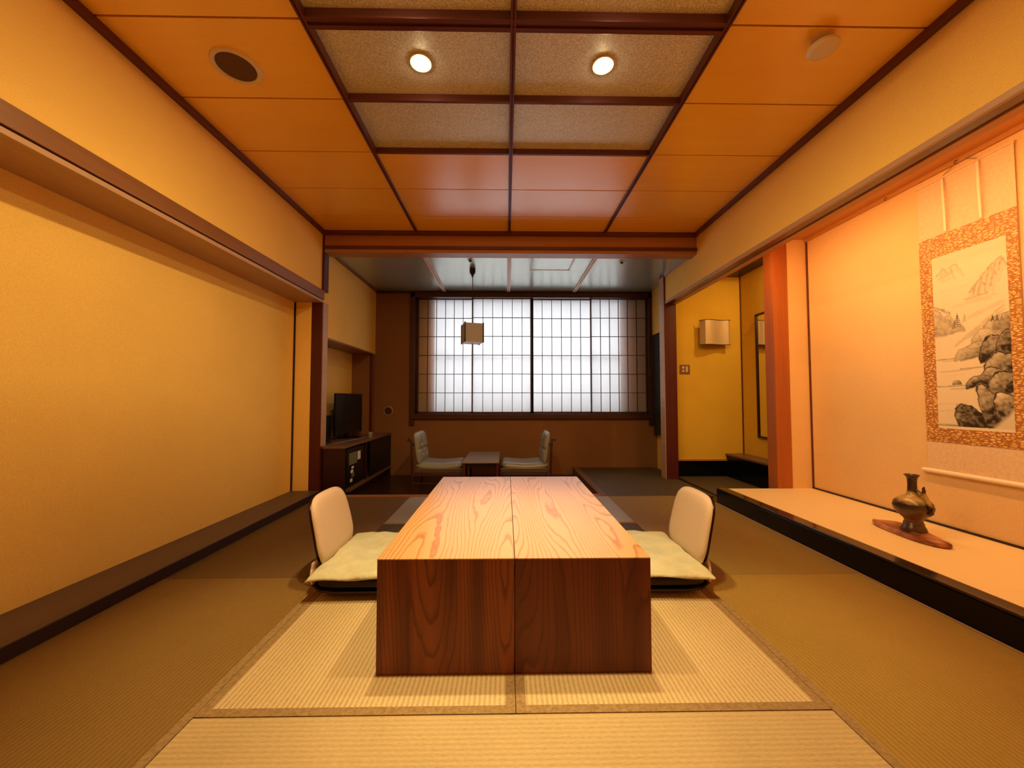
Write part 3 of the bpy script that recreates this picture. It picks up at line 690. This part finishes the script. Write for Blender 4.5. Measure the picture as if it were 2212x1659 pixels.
    # water and shore lines
    for (y, a, b, k) in ((.605, .0, .6, .45), (.615, .1, .5, .30), (.665, .35, .75, .45), (.675, .05, .5, .30), (.76, .0, .62, .50), (.775, .2, .7, .35), (.70, .1, .5, .12), (.86, .0, .4, .15), (.90, .0, .45, .2)): stroke(a, y, b, y - .006, .013, k, .004)
    rock(.30, .75, .07, .025, 0, .25, .75)
    rock(.95, .75, .30, .17, -.25, .22, 1.0, .3); rock(.78, .745, .20, .085, -.3, .12, .95, .3); rock(.60, .755, .20, .055, -.35, .12, .95, .3); rock(.95, .80, .24, .12, -.3, .2, 1.0)
    # big foreground rocks
    rock(.55, 1.0, .22, .17, -.55, .35, 1.0, .25); rock(.82, .97, .15, .25, -.35, .08, .95, .22); rock(1.02, .93, .22, .15, -.5, .05, 1.0, .22)
    msk = sm(.0, .05, (V - (1.02 - .16 * (U - .62) / .38)) * 1.0 + .04 * (n - .5)) * (U > .6); D = D * (1 - msk) + (.08 + .1 * n) * msk
    D = np.maximum(D, .55 * sm(.965, .985, V) * (U < .62) * (.6 + .5 * n))
    D = np.clip(D * (1 - sm(.984, .986, V)) + .02 * sm(.984, .986, V), 0, 1)
    return D
D = painting()
sc = thing('hanging_scroll', 'hanging scroll with ink mountain landscape on gold brown brocade', 'hanging scroll', (2.525, 2.05, .438))
yL, yR = .225, -.225        # local y: left edge as seen is +y
def sheet(name, mat, y0, y1, z0, z1, x, parent=sc):
    return box(name, mat, x, x + .0022, y0, y1, z0 - .438, z1 - .438, parent)
sheet('silk_panel', 'silk', yR, yL, .445, 2.14, -.0)
sheet('brocade_border', 'brocade', yR, yL, .612, 1.815, -.0024)
# painted sheet
y0, y1, z0, z1 = .158, -.180, .692 - .438, 1.687 - .438
verts = []; faces = []
for i in range(PH + 1):
    for j in range(PW + 1): verts.append((-.0030, y0 + (y1 - y0) * j / PW, z1 + (z0 - z1) * i / PH))
for i in range(PH):
    for j in range(PW): a = i * (PW + 1) + j; faces.append((a, a + 1, a + PW + 2, a + PW + 1))
me = bpy.data.meshes.new('ink_painting'); me.from_pydata(verts, [], faces)
ca = me.color_attributes.new('ink', 'FLOAT_COLOR', 'POINT')
Dp = np.clip(D.reshape(-1) * 1.35 - .02, 0, 1)[:, None]; paper_c = np.array([[.74, .60, .43]]); ink_c = np.array([[.035, .022, .015]])
colr = paper_c * (1 - Dp) + ink_c * Dp; ca.data.foreach_set('color', np.concatenate([colr, np.ones_like(Dp)], 1).astype(np.float32).reshape(-1))
mm = new_mat('ink_painting', (.7, .6, .4), .85, spec=.1); gg = G(mm); at_ = gg.n('ShaderNodeVertexColor'); at_.layer_name = 'ink'; gg.color(at_.outputs[0])
me.materials.append(mm); op = bpy.data.objects.new('ink_painting', me); COL.objects.link(op); op.parent = sc
MB().tube([(-.006, .238, 0), (-.006, -.238, 0)], .013, 16).build('roller', 'ivory', sc)
MB().tube([(-.006, .250, 0), (-.006, .236, 0)], .010, 12).build('roller_knob', 'ivory', sc); MB().tube([(-.006, -.236, 0), (-.006, -.250, 0)], .010, 12).build('roller_knob', 'ivory', sc)
box('top_rod', 'silk', -.006, .004, yR - .004, yL + .004, 2.136 - .438, 2.146 - .438, sc)
for yy in (.083, -.084):
    mb = MB(); pts = []
    for k in range(13):
        t = k / 12; pts.append((-.010 - .010 * math.sin(t * 3.1), yy - .012 * math.sin(t * 2.6) * (1 if yy > 0 else .7), 2.132 - .438 - t * .31))
    vs = []; fs = []
    for p in pts: vs += [(p[0], p[1] - .006, p[2]), (p[0], p[1] + .006, p[2]), (p[0] + .0015, p[1] + .006, p[2]), (p[0] + .0015, p[1] - .006, p[2])]
    for k in range(12):
        a = 4 * k
        for q in range(4): fs.append((a + q, a + (q + 1) % 4, a + 4 + (q + 1) % 4, a + 4 + q))
    MB().add(vs, fs).build('wind_ribbon', 'ribbon', sc)
MB().tube([(-.004, .085, 1.706), (-.004, .03, 1.738), (-.004, .006, 1.757), (-.004, -.03, 1.742), (-.004, -.085, 1.706)], .0018, 6).build('hanging_cord', 'plate', sc)
for yy, lab in ((2.056, 'small brass hook holding the scroll cord'), (2.453, 'small bare brass hook on the alcove rail left of the scroll')):
    h = MB().tube([(2.516, yy, 2.192), (2.505, yy, 2.188), (2.500, yy, 2.176), (2.506, yy, 2.168), (2.510, yy, 2.174)], .0035, 8).build('scroll_hook', 'plate')
    tag(h, lab, 'hook', 'hooks on the alcove rail')

# ---------------------------------------------------------------- vase on a wooden slab
sl = MB(); vs = []; fs = []; n = 40; L = 6
def slab_r(a):
    x = math.cos(a); y = math.sin(a)
    return (.062 * x * (1 + .18 * math.sin(2 * a + .6) + .1 * math.sin(3 * a)), .205 * math.copysign(abs(y) ** .62, y) + .0)
for (q, z) in ((.90, 0), (.985, .006), (1.0, .014), (.985, .023), (.93, .029), (.6, .030), (.05, .029)):
    for k in range(n):
        a = 2 * math.pi * k / n; x, y = slab_r(a)
        vs.append((x * q + .02 * math.sin(y * 9), y * q, z + .004 * math.sin(a * 3 + 1) * (z > .01)))
for i in range(6):
    for k in range(n): a = i * n + k; b = i * n + (k + 1) % n; fs.append((a, b, b + n, a + n))
fs.append(tuple(range(n - 1, -1, -1))); fs.append(tuple(6 * n + k for k in range(n)))
o = MB().add(vs, fs, True).build('wooden_slab', 'slab', None, loc=(2.178, 2.075, .125)); o.rotation_euler = (0, 0, math.radians(4))
tag(o, 'irregular reddish polished wood slab under the vase', 'display stand')
va = thing('vase', 'brown glazed long-necked vase with a curled handle in the alcove', 'vase', (2.195, 2.062, .152))
prof = [(.040, 0), (.052, .0), (.053, .008), (.047, .024), (.041, .036), (.043, .040), (.040, .045), (.037, .055), (.040, .066), (.056, .082), (.074, .102), (.081, .120), (.083, .134), (.078, .146), (.079, .150), (.070, .164), (.052, .178), (.034, .188), (.024, .198), (.0205, .215), (.019, .245), (.020, .275), (.024, .288), (.032, .297), (.033, .300), (.028, .300), (.019, .290), (.016, .26), (.016, .22)]
MB().lathe(prof, 48).build('body', 'glaze', va)
MB().tube([(0, -.018, .222), (.0, -.032, .212), (0, -.040, .200), (0, -.052, .205), (0, -.058, .222), (0, -.056, .238), (0, -.060, .246)], [.007, .009, .010, .010, .008, .006, .003], 10).tube([(0, -.055, .215), (0, -.066, .190), (0, -.078, .165), (0, -.090, .140), (0, -.092, .118), (0, -.080, .104)], [.008, .010, .010, .010, .010, .007], 10).build('handle', 'glaze', va)

# ---------------------------------------------------------------- ceiling fittings
for (lx, ly), lab in zip(LAMPS, ('left of the two glowing round downlights in the grey ceiling panels', 'right of the two glowing round downlights in the grey ceiling panels', 'left round downlight in the ceiling row nearer than the frame edge', 'right round downlight in the ceiling row nearer than the frame edge')):
    t_ = thing('downlight', lab, 'ceiling light', (lx, ly, CZ + .026), 0, 'downlights in the ceiling')
    MB().lathe([(.048, 0), (.052, -.004), (.047, -.008), (.034, -.003), (.019, -.001)], 40).build('ring', 'cream', t_)
    mb = MB(); vs = [];
    MB().lathe([(.015, -.0015), (.019, -.010), (.018, -.018), (.011, -.025), (.002, -.027)], 24).build('bulb', 'bulb', t_)
sp = thing('ceiling_speaker', 'round recessed fitting with brown mesh in the left ceiling boards', 'ceiling speaker', (-1.225, 1.707, CZ))
MB().lathe([(.078, .004), (.080, -.006), (.086, -.010), (.094, -.011), (.099, -.007), (.101, .002)], 56).build('ring', 'cream', sp)
MB().lathe([(.079, -.004), (.04, -.0045), (.002, -.0045)], 48).build('mesh_grille', 'mesh_brown', sp)
sd = thing('smoke_detector', 'cream round smoke detector on the right ceiling boards', 'smoke detector', (1.325, 1.53, CZ))
MB().lathe([(.040, 0), (.042, -.010), (.030, -.014)], 40).build('base', 'cream', sd)
MB().lathe([(.024, -.012), (.024, -.030), (.050, -.032), (.056, -.038), (.056, -.048), (.050, -.054), (.034, -.058), (.002, -.059)], 40).build('sensor_head', 'cream', sd)
# hall ceiling
pl = thing('pendant_lamp', 'square paper pendant lamp hanging before the shoji window', 'pendant lamp', (-.353, 4.0, HZ))
MB().lathe([(.030, 0), (.031, -.030), (.024, -.055), (.012, -.066), (.010, -.085), (.004, -.090)], 24).build('ceiling_cup', 'black_matte', pl)
MB().tube([(0, 0, -.08), (0, 0, -.60)], .0028, 8).build('cord', 'black_matte', pl)
shd = MB(); pst = MB(); R_ = Matrix.Rotation(math.radians(17), 4, 'Z')
for k in range(4):
    Rk = Matrix.Rotation(math.pi / 2 * k, 4, 'Z'); mt = R_ @ Rk
    shd.box(-.095, .095, -.097, -.092, -.785, -.592, mt); pst.box(.089, .101, -.104, -.088, -.79, -.584, mt); pst.box(-.093, -.089, -.099, -.090, -.787, -.59, mt)
pst.box(-.095, .095, -.004, .004, -.600, -.594, R_).box(-.004, .004, -.095, .095, -.600, -.594, R_)
so = shd.build('lamp_shade', 'washi_shade', pl); po = pst.build('shade_frame', 'dark_wood', pl)
MB().box(-.088, .088, -.088, .088, -.783, -.779, R_).build('diffuser', 'white', pl); MB().lathe([(.006, -.784), (.008, -.795), (.003, -.800)], 12).build('pull_knob', 'chrome', pl)
ah = thing('access_hatch', 'square ceiling access hatch with white frame in the window hall', 'hatch', (.464, 3.825, HZ))
a, b = .212, .203
MB().box(-a, a, -b, -b + .02, -.006, 0).box(-a, a, b - .02, b, -.006, 0).box(-a, -a + .02, -b, b, -.006, 0).box(a - .02, a, -b, b, -.006, 0).build('frame', 'white', ah, .001)
box('hatch_panel', 'hceil', -a + .021, a - .021, -b + .021, b - .021, -.003, 0, ah)
for x, y, lab in ((-.351, 3.736, 'small ceiling sprinkler left of the hatch above the pendant lamp'), (1.153, 3.763, 'small ceiling sprinkler at the right of the hall ceiling')):
    t_ = thing('sprinkler', lab, 'sprinkler', (x, y, HZ), 0, 'sprinklers in the hall ceiling')
    MB().lathe([(.030, 0), (.029, -.004), (.016, -.005)], 28).build('ring', 'white', t_)
    MB().lathe([(.014, -.004), (.012, -.014), (.018, -.018), (.003, -.020)], 20).build('nozzle', 'black_matte', t_)

# ---------------------------------------------------------------- wall lamp, switch, vent
wl = thing('wall_lamp', 'wall lamp with curved bronze shade in the side passage', 'wall lamp', (2.33, 4.30, 1.60))
n = 28; vs = []; fs = []
for i in range(n + 1):
    t = i / n; x = -.165 + .33 * t
    y = -.105 - .022 * math.sin(t * math.pi * 2 * .95 + .3)
    if t < .10: y = -.105 - .022 * math.sin(.3 + .6 * math.pi * .95 * .33) + (.10 - t) * .55
    if t > .93: y += (t - .93) * .30
    for z in (-.135, .135): vs += [(x, y, z), (x, y + .004, z)]
for i in range(n):
    a = 4 * i; fs += [(a, a + 4, a + 6, a + 2), (a + 1, a + 3, a + 7, a + 5), (a, a + 1, a + 5, a + 4), (a + 2, a + 6, a + 7, a + 3)]
MB().add(vs, fs, True).build('lamp_shade', 'shade', wl)
for z in (-.139, .135):
    vs2 = []; fs2 = []
    for i in range(n + 1): p = vs[4 * i]; vs2 += [(p[0] * 1.03, p[1] - .004, z), (p[0] * 1.03, p[1] + .012, z), (p[0] * 1.03, p[1] - .004, z + .005), (p[0] * 1.03, p[1] + .012, z + .005)]
    for i in range(n): a = 4 * i; fs2 += [(a, a + 1, a + 5, a + 4), (a + 2, a + 6, a + 7, a + 3), (a, a + 4, a + 6, a + 2), (a + 1, a + 3, a + 7, a + 5)]
    MB().add(vs2, fs2).build('rim', 'dark_wood', wl)
box('mount', 'dark_wood', -.10, .10, -.06, 0, -.10, .10, wl, .004)
sw = thing('light_switch', 'bronze switch plate with three rockers on the passage wall', 'switch', (2.018, 4.30, 1.195))
box('plate', 'plate', -.058, .058, -.007, 0, -.055, .055, sw, .003)
box('rocker', 'cream', -.034, -.008, -.012, -.006, .006, .030, sw, .002); box('rocker', 'cream', -.034, -.008, -.012, -.006, -.030, -.008, sw, .002); box('rocker', 'cream', .008, .030, -.012, -.006, -.032, .032, sw, .002)
vt = thing('wall_vent', 'round vent cover on the brown wall left of the window', 'vent', (-1.477, YW, .709))
MB().lathe([(.046, 0), (.047, -.012), (.053, -.014), (.060, -.010), (.062, 0)], 40, axis='Y').build('ring', 'vent_ring', vt)
mb = MB().lathe([(.046, -.003), (.002, -.003)], 32, axis='Y')
for k in range(-3, 4): w = math.sqrt(.044 ** 2 - (k * .012) ** 2); mb.box(-w, w, -.009, -.003, k * .012 - .002, k * .012 + .002)
mb.build('louvre', 'wall_shaded', vt)

# ---------------------------------------------------------------- television console
HF = -.09
co = thing('tv_console', 'dark low television console with open bays along the left of the hall', 'console', (-1.43, 3.5, HF))
cy0, cy1, top = -.035, 1.345, .44 - HF
box('console_top', 'console_top', -.455, 0, cy0, cy1, top - .022, top, co, .002)
box('side_panel', 'dark_wood', -.20, -.006, cy0 + .001, cy0 + .022, .09, top - .022, co); box('side_panel', 'dark_wood', -.45, -.006, cy1 - .02, cy1, 0, top - .022, co)
box('back_panel', 'dark_wood', -.45, -.44, cy0 + .10, cy1 - .02, 0, top - .022, co); box('bottom_board', 'console_top', -.44, .004, cy0 + .10, cy1 - .02, .10, .13, co, .002)
box('divider', 'dark_wood', -.44, -.006, .50, .52, .13, top - .022, co); box('plinth', 'dark_wood', -.42, -.05, cy0 + .10, cy1 - .02, 0, .10, co)
gd = box('glass_door', 'glassdark', -.012, -.004, .60, cy1 - .025, .135, top - .028, co); 
fg = thing('minibar_fridge', 'small dark fridge with white labels inside the console bay', 'fridge', (-1.66, 3.76, .045))
box('body', 'black', -.19, .19, -.215, .215, .0, .355, fg, .004); box('door', 'black', .191, .21, -.215, .215, .002, .353, fg, .004)
box('white_label', 'label', .2102, .212, .045, .115, .225, .305, fg); box('olive_card', 'olive', .2102, .2115, -.16, .03, .20, .31, fg)
for k, (y, z, w, h) in enumerate(((-.10, .16, .05, .022), (-.12, .12, .06, .030), (-.10, .08, .07, .035), (-.13, .04, .05, .03))): box('sticker', 'label' if k != 2 else 'olive', .2102, .2115, y, y + w, z, z + h, fg)
tv = thing('television', 'black flat television standing on the console in the wall recess', 'television', (-1.70, 4.235, .44))
box('screen_panel', 'black', -.03, .0, -.345, .345, .045, .48, tv, .006); box('screen', 'glassdark', .0002, .002, -.325, .325, .07, .455, tv)
box('back_housing', 'black', -.09, -.03, -.22, .22, .10, .38, tv, .01); box('neck', 'black', -.05, -.02, -.05, .05, .01, .06, tv); MB().lathe([(.12, 0), (.12, .008), (.10, .014), (.02, .016)], 36).build('stand_base', 'black', tv)
box('nameplate', 'chrome', .0021, .003, -.20, -.17, .458, .463, tv)
stb = tag(box('set_top_box', 'black', -1.845, -1.745, 3.76, 3.88, .44, .70, None, .004), 'upright black box behind the left end of the television', 'box')
ph = thing('telephone', 'dark telephone on the console beside the television', 'telephone', (-1.76, 3.66, .44))
MB().add([(-.09, -.07, 0), (.09, -.07, 0), (.09, .07, 0), (-.09, .07, 0), (-.09, -.07, .06), (.09, -.07, .02), (.09, .07, .02), (-.09, .07, .06)], [(0, 3, 2, 1), (4, 5, 6, 7), (0, 1, 5, 4), (1, 2, 6, 5), (2, 3, 7, 6), (3, 0, 4, 7)]).build('body', 'black', ph, .004)
MB().tube([(-.05, -.09, .075), (-.05, -.05, .085), (-.05, .05, .085), (-.05, .09, .075)], [.02, .014, .014, .02], 12).build('handset', 'black_matte', ph)
cable = MB().tube([(-1.60, 3.58, .444), (-1.585, 3.75, .446), (-1.53, 3.92, .450), (-1.50, 4.10, .452), (-1.49, 4.25, .446), (-1.50, 4.40, .444)], .004, 8).build('cable', 'plate')
tag(cable, 'thin curved cable lying across the console top', 'cable')
gl_ = thing('glass_cup', 'small clear cup at the front edge of the console by the television', 'cup', (-1.475, 4.22, .44))
M['clear'] = new_mat('clear_glass', (.75, .65, .6), .1); M['clear'].node_tree.nodes['Principled BSDF'].inputs['Transmission Weight'].default_value = .7
MB().lathe([(.018, 0), (.022, .002), (.026, .055), (.030, .062), (.028, .062), (.020, .006)], 24).build('cup', 'clear', gl_)

# ---------------------------------------------------------------- low lounge chairs and side table
ch = thing('lounge_chair', 'left low lounge chair with tufted grey leather back', 'lounge chair', (-.69, 4.175, HF), 0, 'low grey leather chairs by the window')
hd = .225
for s_ in (-1, 1):
    y = s_ * hd
    MB().tube([(-.262, y, 0), (-.262, y, .20), (-.268, y, .42), (-.274, y, .520), (-.284, y, .543), (-.300, y, .546), (-.307, y, .532), (-.298, y, .520)], [.011] * 6 + [.010, .008], 10).build('back_post', 'window_wood', ch)
    box('front_leg', 'window_wood', .235, .258, y - .012, y + .012, 0, .20, ch, .003)
    box('side_rail', 'window_wood', -.26, .25, y - .010, y + .010, .165, .190, ch, .003)
    box('lower_stretcher', 'window_wood', -.26, .25, y - .007, y + .007, .085, .100, ch, .002)
box('cross_rail', 'window_wood', -.272, -.252, -hd, hd, .47, .50, ch, .003)
def seatfn(u, v, h):
    x = .0 + u * .25; z = .262 - .018 * math.cos(u * 1.5) * 1.0 + .012 * u * u + h; return (x, v * .222, z)
padded('seat_cushion_pad', 'leather', ch, superell(56, 8), seatfn, .085, 8)
box('seat_base', 'leather_side', -.245, .25, -.215, .215, .192, .245, ch, .01)
def backfn(u, v, h):
    t = (v + 1) / 2; tuft = 0
    if h > .02:
        for (a, b) in ((-.4, .25), (.4, .25), (-.4, -.35), (.4, -.35)): tuft += math.exp(-((u - a) ** 2 + (v - b) ** 2) / .02)
        tuft += .5 * math.exp(-(v + .05) ** 2 / .01) + .4 * math.exp(-u * u / .008)
    return (-.205 - .045 * t + h - .022 * min(tuft, 1), u * .215, .44 + v * .165)
# tufted cushion as a dense grid
vs = []; fs = []; N = 40
for side in (1, -1):
    base = len(vs)
    for i in range(N + 1):
        for j in range(N + 1):
            u, v = -1 + 2 * i / N, -1 + 2 * j / N
            body = ((1 - u ** 6) * (1 - abs(v) ** 5)) ** .5
            vs.append(backfn(u * (1 - .03 * abs(v) ** 6), v * (1 - .08 * u ** 6), side * (.045 if side > 0 else .03) * body + (0)))
    for i in range(N):
        for j in range(N): a = base + i * (N + 1) + j; q = (a, a + N + 1, a + N + 2, a + 1); fs.append(q if side > 0 else q[::-1])
o = MB().add(vs, fs, True).build('backrest', 'leather', ch)
bm = bmesh.new(); bm.from_mesh(o.data); bmesh.ops.remove_doubles(bm, verts=bm.verts, dist=1e-4); bmesh.ops.recalc_face_normals(bm, faces=bm.faces); bm.to_mesh(o.data); bm.free()
dup(ch, (.195, 4.175, HF), math.pi, 'right low lounge chair seen from its curled back post')
st = thing('side_table', 'small low side table with grey brown top between the lounge chairs', 'side table', (-.25, 4.20, HF))
box('table_top', 'grey_top', -.182, .182, -.38, .38, .312, .330, st, .006)
MB().box(-.16, .16, -.35, -.33, .27, .312).box(-.16, .16, .33, .35, .27, .312).box(-.16, -.145, -.35, .35, .27, .312).box(.145, .16, -.35, .35, .27, .312).build('apron', 'dark_wood', st)
for sx_ in (-1, 1):
    for sy_ in (-1, 1): box('leg', 'beam_z', sx_ * .165 - .014, sx_ * .165 + .014, sy_ * .35 - .014, sy_ * .35 + .014, 0, .312, st, .003)
